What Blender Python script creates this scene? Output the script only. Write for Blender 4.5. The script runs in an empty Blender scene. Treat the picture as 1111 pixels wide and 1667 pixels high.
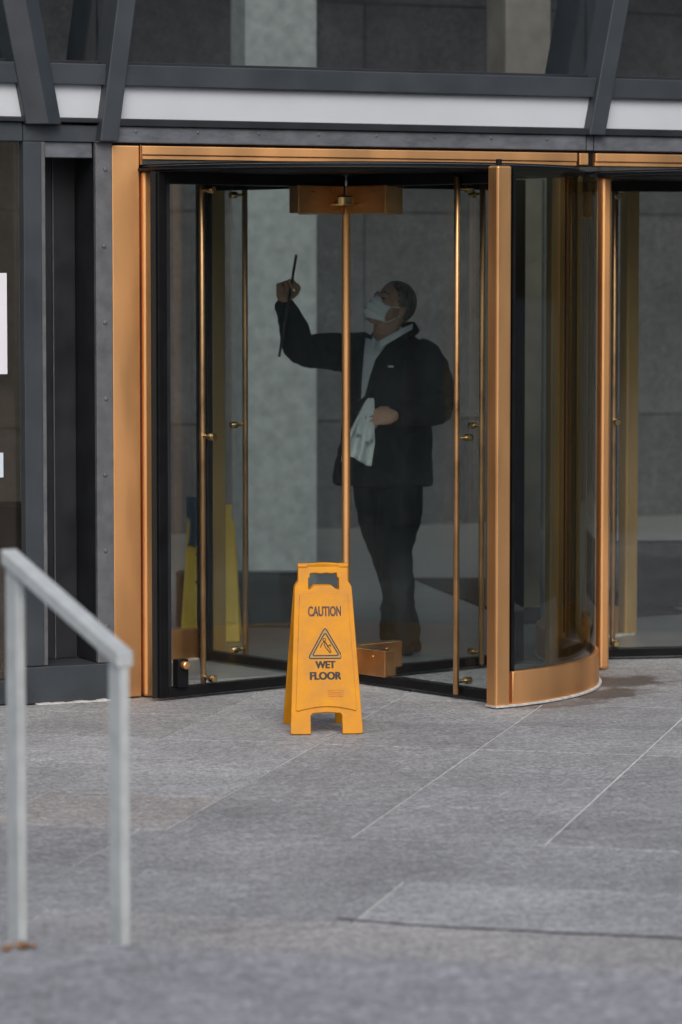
import bpy, bmesh, math, random
from mathutils import Vector, Matrix, noise
from mathutils.geometry import tessellate_polygon
from mathutils.bvhtree import BVHTree
R = math.radians
rnd = random.Random(7)
S = bpy.context.scene
COL = S.collection

# ------------------------------------------------------------------ camera, sky, sun, exposure
YAW = 26.0                                   # the camera looks 26 degrees to the right of the facade's normal
ca, sa = math.cos(R(YAW)), math.sin(R(YAW))
cam_d = bpy.data.cameras.new('camera'); cam = bpy.data.objects.new('camera', cam_d); COL.objects.link(cam)
cam.location = (-6.224, -12.708, 1.75)
cam.rotation_euler = (R(90 - 4.18), 0, R(-YAW))
cam_d.sensor_fit = 'HORIZONTAL'; cam_d.sensor_width = 36; cam_d.lens = 178.2
cam_d.clip_end = 500
cam_d.dof.use_dof = True; cam_d.dof.focus_distance = 13.0; cam_d.dof.aperture_fstop = 4.4
S.camera = cam

SUN_EL, SUN_AZ = 42.0, 200.0                 # azimuth: where the sun stands, degrees from +Y clockwise
w = bpy.data.worlds.new('World'); S.world = w; w.use_nodes = True
nt = w.node_tree; bg = nt.nodes['Background']
sky = nt.nodes.new('ShaderNodeTexSky'); sky.sky_type = 'NISHITA'; sky.sun_disc = False
sky.sun_elevation = R(SUN_EL); sky.sun_rotation = R(SUN_AZ)
sky.air_density = 1.0; sky.dust_density = 4.0; sky.ozone_density = 1.0
nt.links.new(sky.outputs[0], bg.inputs[0]); bg.inputs[1].default_value = 0.10
sd = bpy.data.lights.new('sun', 'SUN'); sun = bpy.data.objects.new('sun', sd); COL.objects.link(sun)
sd.energy = 1.25; sd.angle = R(40); sd.color = (1.0, .96, .9)
sdir = Vector((math.sin(R(SUN_AZ)) * math.cos(R(SUN_EL)), math.cos(R(SUN_AZ)) * math.cos(R(SUN_EL)), math.sin(R(SUN_EL))))
sun.rotation_euler = sdir.to_track_quat('Z', 'Y').to_euler()
S.view_settings.view_transform = 'Standard'; S.view_settings.look = 'None'
S.view_settings.gamma = 1.0; S.view_settings.use_curve_mapping = False
S.view_settings.exposure = 0.3
S.cycles.use_denoising = True
S.cycles.max_bounces = 10; S.cycles.transparent_max_bounces = 40
S.cycles.sample_clamp_indirect = 6

# ------------------------------------------------------------------ helpers
def tag(o, label=None, cat=None, group=None, kind=None):
    if label: o['label'] = label
    if cat: o['category'] = cat
    if group: o['group'] = group
    if kind: o['kind'] = kind
    return o

def empty(name, loc=(0, 0, 0), rz=0.0):
    o = bpy.data.objects.new(name, None); COL.objects.link(o)
    o.location = loc; o.rotation_euler = (0, 0, R(rz)); o.empty_display_size = .1
    return o

def link(name, me, parent=None, loc=(0, 0, 0), rz=0.0):
    o = bpy.data.objects.new(name, me); COL.objects.link(o)
    o.parent = parent; o.location = loc; o.rotation_euler = (0, 0, R(rz))
    return o

def bevel(o, wd, seg=2, ang=35):
    m = o.modifiers.new('bevel', 'BEVEL'); m.width = wd; m.segments = seg; m.limit_method = 'ANGLE'; m.angle_limit = R(ang)
    return o

TMP = bpy.data.scenes.new('tmp')
def evaluated(ob):
    TMP.collection.objects.link(ob); TMP.view_layers[0].update(); dg = TMP.view_layers[0].depsgraph
    me = bpy.data.meshes.new_from_object(ob.evaluated_get(dg)); bpy.data.objects.remove(ob); return me

class MB:
    def __init__(s): s.v = []; s.f = []
    def add(s, vs, fs):
        n = len(s.v); s.v += [tuple(p) for p in vs]; s.f += [tuple(i + n for i in q) for q in fs]; return s
    def box(s, x0, x1, y0, y1, z0, z1, tx=0, tz=None):
        # tx: shift in x of the upper face
        vs = [(x0, y0, z0), (x1, y0, z0), (x1, y1, z0), (x0, y1, z0),
              (x0 + tx, y0, z1), (x1 + tx, y0, z1), (x1 + tx, y1, z1), (x0 + tx, y1, z1)]
        return s.add(vs, [(0, 3, 2, 1), (4, 5, 6, 7), (0, 1, 5, 4), (1, 2, 6, 5), (2, 3, 7, 6), (3, 0, 4, 7)])
    def tube(s, p0, p1, r, n=16, r1=None):
        p0, p1 = Vector(p0), Vector(p1); r1 = r if r1 is None else r1
        d = (p1 - p0).normalized(); a = d.orthogonal().normalized(); b = d.cross(a)
        vs = []
        for p, q in ((p0, r), (p1, r1)):
            vs += [p + a * (q * math.cos(2 * math.pi * i / n)) + b * (q * math.sin(2 * math.pi * i / n)) for i in range(n)]
        fs = [(i, (i + 1) % n, n + (i + 1) % n, n + i) for i in range(n)]
        fs += [tuple(range(n - 1, -1, -1)), tuple(range(n, 2 * n))]
        return s.add(vs, fs)
    def path(s, pts, r, n=8):
        rings = []
        pts = [Vector(p) for p in pts]
        rr = r if isinstance(r, (list, tuple)) else [r] * len(pts)
        a = None
        for i, p in enumerate(pts):
            d = (pts[min(i + 1, len(pts) - 1)] - pts[max(i - 1, 0)]).normalized()
            if a is None: a = d.orthogonal().normalized()
            else: a = (a - d * a.dot(d)).normalized()
            b = d.cross(a)
            rings.append([p + a * (rr[i] * math.cos(2 * math.pi * k / n)) + b * (rr[i] * math.sin(2 * math.pi * k / n)) for k in range(n)])
        return s.rings(rings)
    def rings(s, rings):
        n = len(rings[0]); vs = [p for r_ in rings for p in r_]; fs = []
        for j in range(len(rings) - 1):
            for i in range(n):
                fs.append((j * n + i, j * n + (i + 1) % n, (j + 1) * n + (i + 1) % n, (j + 1) * n + i))
        fs += [tuple(range(n - 1, -1, -1)), tuple(range((len(rings) - 1) * n, len(rings) * n))]
        return s.add(vs, fs)
    def ball(s, c, rx, ry=None, rz=None, M=None, nu=18, nv=12):
        ry = ry or rx; rz = rz or rx; c = Vector(c); vs = []; fs = []
        def T(x, y, z):
            p = Vector((x * rx, y * ry, z * rz)); return c + (M @ p if M else p)
        vs.append(T(0, 0, -1))
        for j in range(1, nv):
            t = -math.pi / 2 + math.pi * j / nv
            for i in range(nu):
                q = 2 * math.pi * i / nu; vs.append(T(math.cos(t) * math.cos(q), math.cos(t) * math.sin(q), math.sin(t)))
        vs.append(T(0, 0, 1)); top = len(vs) - 1
        for i in range(nu):
            fs.append((0, 1 + (i + 1) % nu, 1 + i)); fs.append((top, top - nu + i, top - nu + (i + 1) % nu))
        for j in range(nv - 2):
            for i in range(nu):
                a = 1 + j * nu; fs.append((a + i, a + (i + 1) % nu, a + nu + (i + 1) % nu, a + nu + i))
        return s.add(vs, fs)
    def lathe(s, prof, n=32, c=(0, 0, 0)):
        rings = [[(c[0] + r_ * math.cos(2 * math.pi * i / n), c[1] + r_ * math.sin(2 * math.pi * i / n), c[2] + z) for i in range(n)] for r_, z in prof]
        return s.rings(rings)
    def prism(s, loops, t0, t1, fn):
        # loops: outer outline and holes in 2D; fn(x, y, t) -> 3D point
        tri = tessellate_polygon([[Vector((x, y, 0)) for x, y in lp] for lp in loops])
        flat = [p for lp in loops for p in lp]; n = len(flat)
        vs = [fn(x, y, t0) for x, y in flat] + [fn(x, y, t1) for x, y in flat]
        fs = [tuple(t) for t in tri] + [tuple(i + n for i in reversed(t)) for t in tri]
        k = 0
        for lp in loops:
            m = len(lp)
            for i in range(m): fs.append((k + i, k + (i + 1) % m, n + k + (i + 1) % m, n + k + i))
            k += m
        return s.add(vs, fs)
    def arc(s, r0, r1, a0, a1, z0, z1, n=24):
        vs = []; fs = []
        for i in range(n + 1):
            t = R(a0 + (a1 - a0) * i / n); c, q = math.cos(t), math.sin(t)
            vs += [(r0 * c, r0 * q, z0), (r1 * c, r1 * q, z0), (r1 * c, r1 * q, z1), (r0 * c, r0 * q, z1)]
        for i in range(n):
            a = 4 * i
            for k in range(4): fs.append((a + k, a + (k + 1) % 4, a + 4 + (k + 1) % 4, a + 4 + k))
        fs += [(0, 3, 2, 1), (4 * n, 4 * n + 1, 4 * n + 2, 4 * n + 3)]
        return s.add(vs, fs)
    def mesh(s, name, mat=None, smooth=False, fix=True):
        me = bpy.data.meshes.new(name); me.from_pydata(s.v, [], s.f); me.update()
        if fix:
            bm = bmesh.new(); bm.from_mesh(me); bmesh.ops.recalc_face_normals(bm, faces=bm.faces); bm.to_mesh(me); bm.free()
        if mat: me.materials.append(mat)
        if smooth:
            if smooth is True: me.polygons.foreach_set('use_smooth', [True] * len(me.polygons))
            else: me.shade_smooth() if False else me.polygons.foreach_set('use_smooth', [True] * len(me.polygons)); 
            if smooth is not True: me.set_sharp_from_angle(angle=R(smooth))
        return me
    def build(s, name, mat, parent=None, smooth=False, loc=(0, 0, 0), rz=0.0, bev=0):
        o = link(name, s.mesh(name, mat, smooth), parent, loc, rz)
        if bev: bevel(o, bev)
        return o

def cw(cx, cd):
    """plan point given as metres right of and metres along the viewing direction -> facade frame (drum centre = origin)"""
    x, y = cx - .023, cd - 14.15
    return (ca * x + sa * y, -sa * x + ca * y)

# ------------------------------------------------------------------ materials
def newmat(name):
    m = bpy.data.materials.new(name); m.use_nodes = True
    return m, m.node_tree, m.node_tree.nodes['Principled BSDF']

def node(nt, kind, **kw):
    n = nt.nodes.new('ShaderNode' + kind)
    for k, v in kw.items(): setattr(n, k, v)
    return n

def ramp(nt, fac, stops):
    r = node(nt, 'ValToRGB'); e = r.color_ramp.elements
    while len(e) < len(stops): e.new(.5)
    for i, (p, c) in enumerate(stops):
        e[i].position = p; e[i].color = (*c, 1) if len(c) == 3 else c
    nt.links.new(fac, r.inputs[0]); return r.outputs[0]

def mat(name, col, rough=.5, metal=0, var=.12, scale=6, bump=0, bscale=60, spec=.5, stretch=None, coords='Object', rvar=0, col2=None, detail=5):
    m, nt, p = newmat(name); L = nt.links.new
    tc = node(nt, 'TexCoord'); src = tc.outputs[coords]
    if stretch:
        mp = node(nt, 'Mapping'); mp.inputs['Scale'].default_value = stretch; L(src, mp.inputs[0]); src = mp.outputs[0]
    n1 = node(nt, 'TexNoise'); n1.inputs['Scale'].default_value = scale; n1.inputs['Detail'].default_value = detail
    L(src, n1.inputs['Vector'])
    lo = tuple(c * (1 - var) for c in col); hi = col2 or tuple(min(1, c * (1 + var)) for c in col)
    L(ramp(nt, n1.outputs[0], [(.3, lo), (.7, hi)]), p.inputs['Base Color'])
    p.inputs['Roughness'].default_value = rough; p.inputs['Metallic'].default_value = metal
    p.inputs['Specular IOR Level'].default_value = spec
    if rvar:
        mr = node(nt, 'MapRange'); mr.inputs['To Min'].default_value = max(.02, rough - rvar); mr.inputs['To Max'].default_value = rough + rvar
        mr.inputs['From Min'].default_value = .3; mr.inputs['From Max'].default_value = .7
        L(n1.outputs[0], mr.inputs[0]); L(mr.outputs[0], p.inputs['Roughness'])
    if bump:
        n2 = node(nt, 'TexNoise'); n2.inputs['Scale'].default_value = bscale; n2.inputs['Detail'].default_value = 6
        L(src, n2.inputs['Vector'])
        b = node(nt, 'Bump'); b.inputs['Strength'].default_value = bump; b.inputs['Distance'].default_value = .004
        L(n2.outputs[0], b.inputs['Height']); L(b.outputs[0], p.inputs['Normal'])
    return m

def glass(name, tint=(.93, .95, .94), f0=.045, rough=0.0, smear=.0, gcol=(.95, .98, 1)):
    m, nt, p = newmat(name); L = nt.links.new; nt.nodes.remove(p)
    out = nt.nodes['Material Output']
    tr = node(nt, 'BsdfTransparent'); tr.inputs[0].default_value = (*tint, 1)
    gl = node(nt, 'BsdfGlossy'); gl.inputs['Roughness'].default_value = rough; gl.inputs[0].default_value = (*gcol, 1)
    lw = node(nt, 'LayerWeight'); lw.inputs[0].default_value = .5
    pw = node(nt, 'Math', operation='POWER'); L(lw.outputs['Facing'], pw.inputs[0]); pw.inputs[1].default_value = 5
    ma = node(nt, 'Math', operation='MULTIPLY_ADD'); L(pw.outputs[0], ma.inputs[0]); ma.inputs[1].default_value = 1 - f0; ma.inputs[2].default_value = f0
    mx = node(nt, 'MixShader'); L(ma.outputs[0], mx.inputs[0]); L(tr.outputs[0], mx.inputs[1]); L(gl.outputs[0], mx.inputs[2])
    last = mx.outputs[0]
    if smear:                                     # a thin film of dust and wiped smears on the pane
        tc = node(nt, 'TexCoord'); mp = node(nt, 'Mapping'); mp.inputs['Scale'].default_value = (1.5, 1.5, .6)
        n = node(nt, 'TexNoise'); n.inputs['Scale'].default_value = 3.5; n.inputs['Detail'].default_value = 8; n.inputs['Roughness'].default_value = .65
        L(tc.outputs['Object'], mp.inputs[0]); L(mp.outputs[0], n.inputs['Vector'])
        fc = ramp(nt, n.outputs[0], [(.42, (smear * .15,) * 3), (.68, (smear,) * 3)])
        df = node(nt, 'BsdfDiffuse'); df.inputs[0].default_value = (.55, .6, .6, 1)
        m2 = node(nt, 'MixShader'); L(fc, m2.inputs[0]); L(last, m2.inputs[1]); L(df.outputs[0], m2.inputs[2]); last = m2.outputs[0]
    L(last, out.inputs[0])
    return m

def granite(name, base, tint2, speck=.5, stain=False):
    """flamed granite: fine speckle, cloudy blotches, a tone of its own per slab"""
    m, nt, p = newmat(name); L = nt.links.new
    g = node(nt, 'NewGeometry'); oi = node(nt, 'ObjectInfo')
    def nz(sc, det=6, ro=.6):
        n = node(nt, 'TexNoise'); n.inputs['Scale'].default_value = sc; n.inputs['Detail'].default_value = det; n.inputs['Roughness'].default_value = ro
        L(g.outputs['Position'], n.inputs['Vector']); return n.outputs[0]
    def mixc(fac, a, b, mode='MIX'):
        x = node(nt, 'Mix', data_type='RGBA', blend_type=mode)
        if isinstance(fac, float): x.inputs[0].default_value = fac
        else: L(fac, x.inputs[0])
        for i, q in ((6, a), (7, b)):
            if isinstance(q, tuple): x.inputs[i].default_value = (*q, 1)
            else: L(q, x.inputs[i])
        return x.outputs[2]
    slab = ramp(nt, oi.outputs['Random'], [(0, tuple(c * .85 for c in base)), (.45, base), (.9, tuple(c * 1.09 for c in base)), (1, tint2)])
    fine = nz(52, 8, .9); med = nz(16, 8, .7); big = nz(1.6, 6, .6)
    c = mixc(.9, slab, ramp(nt, fine, [(.36, (.12,) * 3), (.5, (.5,) * 3), (.64, (.9,) * 3)]), 'OVERLAY')
    mps = node(nt, 'Mapping'); mps.inputs['Rotation'].default_value = (0, 0, R(40)); mps.inputs['Scale'].default_value = (2.2, 14, 1)
    L(g.outputs['Position'], mps.inputs[0])
    stn = node(nt, 'TexNoise'); stn.inputs['Scale'].default_value = 2.2; stn.inputs['Detail'].default_value = 8; stn.inputs['Roughness'].default_value = .75
    L(mps.outputs[0], stn.inputs['Vector'])
    c = mixc(.28, c, ramp(nt, stn.outputs[0], [(.36, (.30,) * 3), (.64, (.70,) * 3)]), 'OVERLAY')
    c = mixc(.6, c, ramp(nt, med, [(.35, (.3,) * 3), (.7, (.68,) * 3)]), 'OVERLAY')
    c = mixc(.6, c, ramp(nt, big, [(.3, (.34,) * 3), (.7, (.64,) * 3)]), 'OVERLAY')
    c = mixc(ramp(nt, nz(9, 4, .5), [(.66, (0, 0, 0)), (.74, (.55,) * 3)]), c, tuple(q * .55 for q in base))
    if stain:                                       # brown water stain on the stone beside the drum's plinth
        def blob(x, y, rx, ry):
            mp = node(nt, 'Mapping'); L(g.outputs['Position'], mp.inputs[0])
            mp.inputs['Location'].default_value = (-x / rx, -y / ry, 0); mp.inputs['Scale'].default_value = (1 / rx, 1 / ry, 0)
            ln = node(nt, 'VectorMath', operation='LENGTH'); L(mp.outputs[0], ln.inputs[0])
            wob = node(nt, 'Math', operation='MULTIPLY_ADD'); L(nz(7, 6, .7), wob.inputs[0]); wob.inputs[1].default_value = 1.7; L(ln.outputs['Value'], wob.inputs[2])
            hf = node(nt, 'Math', operation='MULTIPLY'); L(wob.outputs[0], hf.inputs[0]); hf.inputs[1].default_value = .5
            return ramp(nt, hf.outputs[0], [(.0, (1, 1, 1)), (.70, (1, 1, 1)), (.88, (0, 0, 0))])
        for (x, y, rx, ry, k) in STAINS:
            mxx = node(nt, 'Math', operation='MULTIPLY'); L(blob(x, y, rx, ry), mxx.inputs[0]); mxx.inputs[1].default_value = k
            c = mixc(mxx.outputs[0], c, (.062, .047, .036))
    L(c, p.inputs['Base Color'])
    L(ramp(nt, med, [(.3, (.62,) * 3), (.7, (.82,) * 3)]), p.inputs['Roughness'])
    p.inputs['Specular IOR Level'].default_value = .35
    b = node(nt, 'Bump'); b.inputs['Strength'].default_value = .55; b.inputs['Distance'].default_value = .003
    L(fine, b.inputs['Height']); L(b.outputs[0], p.inputs['Normal'])
    return m

STAINS = [(1.02, -.50, .34, .24, .8), (.76, -.82, .30, .20, .8), (.42, -1.02, .32, .13, .55)]
M = {}
M['granite'] = granite('plaza granite', (.325, .338, .352), (.34, .333, .33), stain=True)
M['coping'] = granite('coping granite', (.285, .293, .315), (.285, .293, .315))
M['grout'] = mat('pale grout', (.60, .60, .59), .9, var=.25, scale=14, coords='Object')
M['ground'] = mat('street ground', (.085, .086, .09), .85, var=.2, scale=.6)
M['crack'] = mat('dirt in crack', (.02, .02, .02), .9)
M['bronze'] = mat('brushed bronze', (.95, .50, .215), .48, 1, var=.10, scale=5, stretch=(1, 1, .25), bump=.04, bscale=160, rvar=.09)
M['bronze_dark'] = mat('dark bronze', (.64, .375, .18), .34, 1, var=.2, scale=8, rvar=.08)
M['brass'] = mat('polished brass', (.62, .46, .22), .2, 1, var=.1, scale=10)
M['olive'] = mat('aged brass', (.50, .33, .125), .5, .45, var=.2, scale=6, stretch=(1, 1, .2), rvar=.1)
M['black'] = mat('black painted metal', (.006, .0065, .008), .45, var=.3, scale=10, rvar=.1, spec=.2)
M['rubber'] = mat('black rubber', (.012, .012, .012), .8)
M['paint'] = mat('charcoal paint', (.033, .041, .050), .5, var=.18, scale=5, bump=.12, bscale=70, rvar=.1)
M['paint_dark'] = mat('dark charcoal paint', (.013, .015, .020), .5, var=.25, scale=6, bump=.1, bscale=60, rvar=.1)
M['paint_rough'] = mat('weathered grey paint', (.105, .115, .135), .6, var=.3, scale=22, bump=.7, bscale=45, rvar=.15, stretch=(.5, 1, 1))
M['paint_grey'] = mat('grey flange paint', (.105, .11, .12), .6, var=.22, scale=16, bump=.4, bscale=120, rvar=.1)
M['white_panel'] = mat('off-white panel', (.53, .57, .625), .5, var=.045, scale=4, bump=.06, bscale=30, detail=8)
M['glass'] = glass('clear pane', (.953, .971, .968), .042, smear=.007)
M['glass_up'] = glass('upper pane', (.89, .91, .92), .06, smear=.008)
M['glass_bow'] = glass('bowed pane', (.60, .635, .615), .05)  # tint darkened to stand for the dark reflection in the curved glass
M['glass_left'] = glass('brown reflection pane', (.74, .69, .62), .13, smear=.012, gcol=(.92, .80, .68))  # brownish reflection is put into the pane's tint and gloss colour
M['stone_dark'] = granite('dark lobby granite', (.090, .094, .10), (.10, .102, .106))
M['stone_light'] = mat('pale limestone', (.365, .40, .395), .8, var=.17, scale=16, detail=10, bump=.4, bscale=40, coords='Object')
M['stone_beige'] = mat('beige stone', (.32, .29, .24), .7, var=.3, scale=5, bump=.3, bscale=40)
M['lobby_floor'] = mat('honed lobby floor', (.25, .26, .26), .28, var=.14, scale=4, bump=.03)
M['navy'] = mat('polished dark plinth stone', (.022, .025, .034), .25, var=.3, scale=14)
M['mat'] = mat('dark entrance mat', (.016, .016, .018), .95, var=.3, scale=40)
M['plaster'] = mat('grey plaster', (.22, .22, .22), .85, var=.08)
M['yellow'] = mat('yellow plastic', (.60, .240, .005), .48, var=.14, scale=14, bump=.08, bscale=60, rvar=.12, col2=(.68, .288, .008), spec=.3, detail=9)
M['yellow_old'] = mat('lemon yellow plastic', (.80, .56, .05), .45, var=.12, scale=8)
M['ink'] = mat('black ink', (.016, .015, .015), .6, var=.4, scale=60)
M['ink_brown'] = mat('worn brown ink', (.085, .045, .035), .65, var=.5, scale=120)
M['ink_red'] = mat('red ink', (.42, .05, .02), .6)
M['ink_grey'] = mat('faded grey print', (.36, .235, .085), .6)
M['ink_green'] = mat('green ink', (.03, .09, .07), .6)
M['rail'] = mat('pale grey rail paint', (.44, .475, .485), .42, var=.10, scale=22, rvar=.06)
M['paper'] = mat('white paper', (.74, .74, .82), .8, var=.02)
M['leaf'] = mat('dry leaf', (.24, .10, .035), .8, var=.5, scale=60, col2=(.36, .19, .07))
M['caulk'] = mat('white sealant', (.55, .55, .53), .8, var=.25, scale=30, bump=.3)
M['skin'] = mat('skin', (.46, .28, .20), .55, var=.12, scale=30, bump=.1, bscale=150)
M['hair'] = mat('grey-brown hair', (.12, .113, .105), .85, var=.6, scale=70, stretch=(1, 1, .3), bump=.8, bscale=180)
M['jacket'] = mat('black jacket cloth', (.0065, .0095, .0125), .85, var=.25, scale=8, bump=.5, bscale=22, spec=.25)
M['trousers'] = mat('black trouser cloth', (.0055, .0080, .0105), .9, var=.2, scale=8, bump=.4, bscale=18, spec=.2)
M['shirt'] = mat('pale blue shirt', (.72, .80, .85), .8, var=.06, scale=20, bump=.3, bscale=40)
M['mask'] = mat('pale mask', (.84, .93, .96), .8, var=.04, scale=30, bump=.3, bscale=60)
M['shoe'] = mat('black leather', (.005, .005, .0055), .5, spec=.25)
M['towel'] = mat('white terry cloth', (.70, .78, .80), .95, var=.1, scale=60, bump=.9, bscale=220)
M['blue_cloth'] = mat('blue cloth', (.06, .13, .20), .9, var=.2, scale=40, bump=.5, bscale=120)
M['stick'] = mat('dark rod', (.02, .02, .022), .4)
M['ivory'] = mat('pale building stone', (.17, .155, .135), .8, var=.15, scale=1.2)
M['win_dark'] = mat('dark window glass', (.02, .025, .03), .1, var=.1)

# ------------------------------------------------------------------ ground, paving, kerb
ground = MB().add([(-160, -160, -.2), (160, -160, -.2), (160, 160, -.2), (-160, 160, -.2)], [(0, 1, 2, 3)]).build('ground', M['ground'])
tag(ground, kind='structure')
plaza = MB().box(-14, 16, -14, .55, -.19, -.03).build('plaza', M['ground']); tag(plaza, kind='structure')
PA = 50.2                                                # direction of the long joints
pd = Vector((math.cos(R(PA)), math.sin(R(PA)))); pn = Vector((math.cos(R(PA - 90)), math.sin(R(PA - 90))))
bed = [pn * a + pd * b for a, b in ((-2.3, -6.4), (5.3, -6.4), (5.3, -.4), (2.6, 2.1), (-2.3, 2.1))]
MB().add([(p.x, min(p.y, .54), -.0045) for p in bed] + [(p.x, min(p.y, .54), -.0298) for p in bed], [(0, 1, 2, 3, 4), (5, 6, 7, 8, 9)] + [(i, (i + 1) % 5, 5 + (i + 1) % 5, 5 + i) for i in range(5)]).build('joint_bed', M['grout'], plaza)
slab_cache = {}
def slab(q0, q1, r0, r1):
    gq, gr, ch = .0035, .0010, .0022
    key = (round(q1 - q0, 3), round(r1 - r0, 3))
    if key not in slab_cache:
        a, b = (q1 - q0) / 2 - gq, (r1 - r0) / 2 - gr
        vs = []
        for z, i in ((-.06, 0), (-ch, 0), (0, ch)):
            vs += [(-a + i, -b + i, z), (a - i, -b + i, z), (a - i, b - i, z), (-a + i, b - i, z)]
        fs = [(8, 9, 10, 11)] + [(j + k, j + (k + 1) % 4, j + 4 + (k + 1) % 4, j + 4 + k) for j in (0, 4) for k in range(4)]
        mb = MB(); mb.add(vs, fs); slab_cache[key] = mb.mesh('paving_slab', M['granite'], fix=False)
    c = pn * ((q0 + q1) / 2) + pd * ((r0 + r1) / 2)
    o = link('paving_slab', slab_cache[key], plaza, (c.x, c.y, rnd.uniform(-.0012, .0)), PA - 90)
    o.rotation_euler[0] = rnd.uniform(-.0008, .0008); o.rotation_euler[1] = rnd.uniform(-.0008, .0008)
def row(r0, r1, qw, qoff, qa, qb):
    k = math.floor((qa - qoff) / qw)
    while qoff + k * qw < qb:
        q0 = qoff + k * qw; c = pn * (q0 + qw / 2) + pd * ((r0 + r1) / 2)
        if c.y < .45: slab(q0, q0 + qw, r0, r1)
        k += 1
for j in range(9):
    row(-3.775 + .65 * j, -3.775 + .65 * (j + 1), .60, .335, -1.8, 4.4)
row(-4.46, -3.775, 1.8, .255, -2.0, 4.4)
row(-5.09, -4.46, 1.8, 1.255, -2.0, 4.4)
row(-5.70, -5.09, 1.8, .4, -2.0, 4.4)
row(-6.35, -5.70, 1.8, 1.1, -2.0, 4.4)
# crack running along the joint
cr = MB(); prev = None; pts = []
n = 90
for i in range(n + 1):
    q = 1.20 + 1.75 * i / n
    wob = .012 * noise.noise((q * 6, 1.3, 0)) + .006 * noise.noise((q * 31, 4, 0))
    if i < 12: wob += .05 * (1 - i / 12) ** 1.5
    c = pn * q + pd * (-5.085 + wob)
    th = .0052 + .0042 * (noise.noise((q * 17, 9, 0)) + .4) * min(1, i / 10)
    pts.append((c, max(.0016, th)))
for i in range(n):
    (a, ta), (b, tb) = pts[i], pts[i + 1]
    z = .0022
    cr.add([(*(a - pd * ta), z), (*(b - pd * tb), z), (*(b + pd * tb), z), (*(a + pd * ta), z)], [(0, 1, 2, 3)])
cr.build('crack', M['crack'], plaza)
# raised coping in the foreground, its far edge parallel to the paving rows
def coping(r_far, z):
    a, b = pn * -3 + pd * r_far, pn * 6 + pd * r_far
    c, d = pn * 6 + pd * (r_far - 5), pn * -3 + pd * (r_far - 5)
    m = MB(); poly = [a, b, c, d]
    m.add([(*p, -.15) for p in poly] + [(*p, z) for p in poly], [(0, 1, 2, 3), (4, 5, 6, 7), (0, 1, 5, 4), (1, 2, 6, 5), (2, 3, 7, 6), (3, 0, 4, 7)])
    return m
cp = coping(-6.29, .168).build('kerb', M['coping'], bev=.012); tag(cp, kind='structure')

# ------------------------------------------------------------------ lobby
lf = MB().box(-7, 11, .3, 8.0, -.05, .004)
lf.build('lobby_floor', M['lobby_floor']); bpy.data.objects['lobby_floor']['kind'] = 'structure'
wall = empty('granite_wall', (0, 7.5, 0)); tag(wall, 'dark granite panelled wall at the back of the lobby', 'wall')
MB().box(-7, 11, .02, .3, 0, 5.1).build('backing', M['rubber'], wall)
zr = [.006, .72, 2.10, 3.48, 4.86]
pc = {}
for j in range(4):
    for i in range(10):
        x0 = -7 + 1.8 * i
        k = j == 0
        if k not in pc: pc[k] = MB().box(.004, 1.796, -.02, .02, 0, zr[j + 1] - zr[j] - .008).mesh('panel', M['stone_dark'])
        link('panel', pc[k], wall, (x0, rnd.uniform(0, .003), zr[j]))
def plain_wall(x0, x1, y0, y1, label):
    o = MB().box(x0, x1, y0, y1, 0, 5.1).build('lobby_wall', M['plaster']); tag(o, label, 'wall'); return o
plain_wall(-7.2, -7.002, 0.3, 7.8, 'grey plaster side wall at the window end of the lobby')
plain_wall(11.002, 11.2, 0.3, 7.8, 'grey plaster side wall beyond the second revolving door')
rf = empty('added_skylight_roof', (0, 0, 5.1)); tag(rf, 'unseen flat lobby roof with a long glazed opening added to light the lobby', 'roof')  # out of view; glazed opening added so daylight brightens the lobby
MB().box(-7.2, 11.2, 5.2, 7.8, .004, .3).box(-7.2, 11.2, -.02, .9, .004, .3).box(-7.2, -5, .9, 5.2, .004, .3).box(9, 11.2, .9, 5.2, .004, .3).build('roof_slab', M['plaster'], rf)
for i in range(7):
    MB().box(-5 + 2 * i + .02, -3 + 2 * i - .02, .9, 5.2, .12, .14).build('added_skylight_pane', M['glass'], rf)
    if i: MB().box(-5 + 2 * i - .03, -5 + 2 * i + .03, .9, 5.2, .05, .2).build('glazing_bar', M['paint_dark'], rf)
# columns
o = MB().box(-.205, .235, -.1, .1, .004, 5.09).build('stone_column', M['stone_light'], loc=(1.78, 4.60, 0), bev=.006)
tag(o, 'pale grey limestone column behind the rod held by the cleaner', 'column')
o = MB().box(-.13, .13, -.1, .1, .004, 5.09).build('stone_column', M['stone_beige'], loc=(2.12, 2.35, 0), bev=.006)
tag(o, 'slim beige stone column behind the bowed glass', 'column')
# low dark plinths and mat
def lowwall(cx0, cx1, d, h, label):
    a = cw((cx0 + cx1) / 2, d + .06); L2 = (cx1 - cx0) / 2
    m = MB().box(-L2, L2, -.06, .06, .004, h).build('low_wall', M['navy'], loc=(a[0], a[1], 0), rz=-YAW, bev=.008)
    tag(m, label, 'low wall')
lowwall(-.80, -.19, 16.25, .27, 'knee-low polished black stone wall behind the lemon yellow sign')
lowwall(1.42, 3.6, 17.2, .34, 'knee-low polished black stone wall behind the second revolving door')
mp_ = MB(); pts = [(2.36, 3.98), (3.15, 3.58), (2.75, 1.7), (1.75, 1.62)]
mp_.add([(x, y, .0045) for x, y in pts] + [(x, y, .012) for x, y in pts], [(0, 1, 2, 3), (4, 5, 6, 7), (0, 1, 5, 4), (1, 2, 6, 5), (2, 3, 7, 6), (3, 0, 4, 7)])
o = mp_.build('entrance_mat', M['mat']); tag(o, 'black wedge-shaped mat on the lobby floor behind the cleaner', 'mat')
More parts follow.
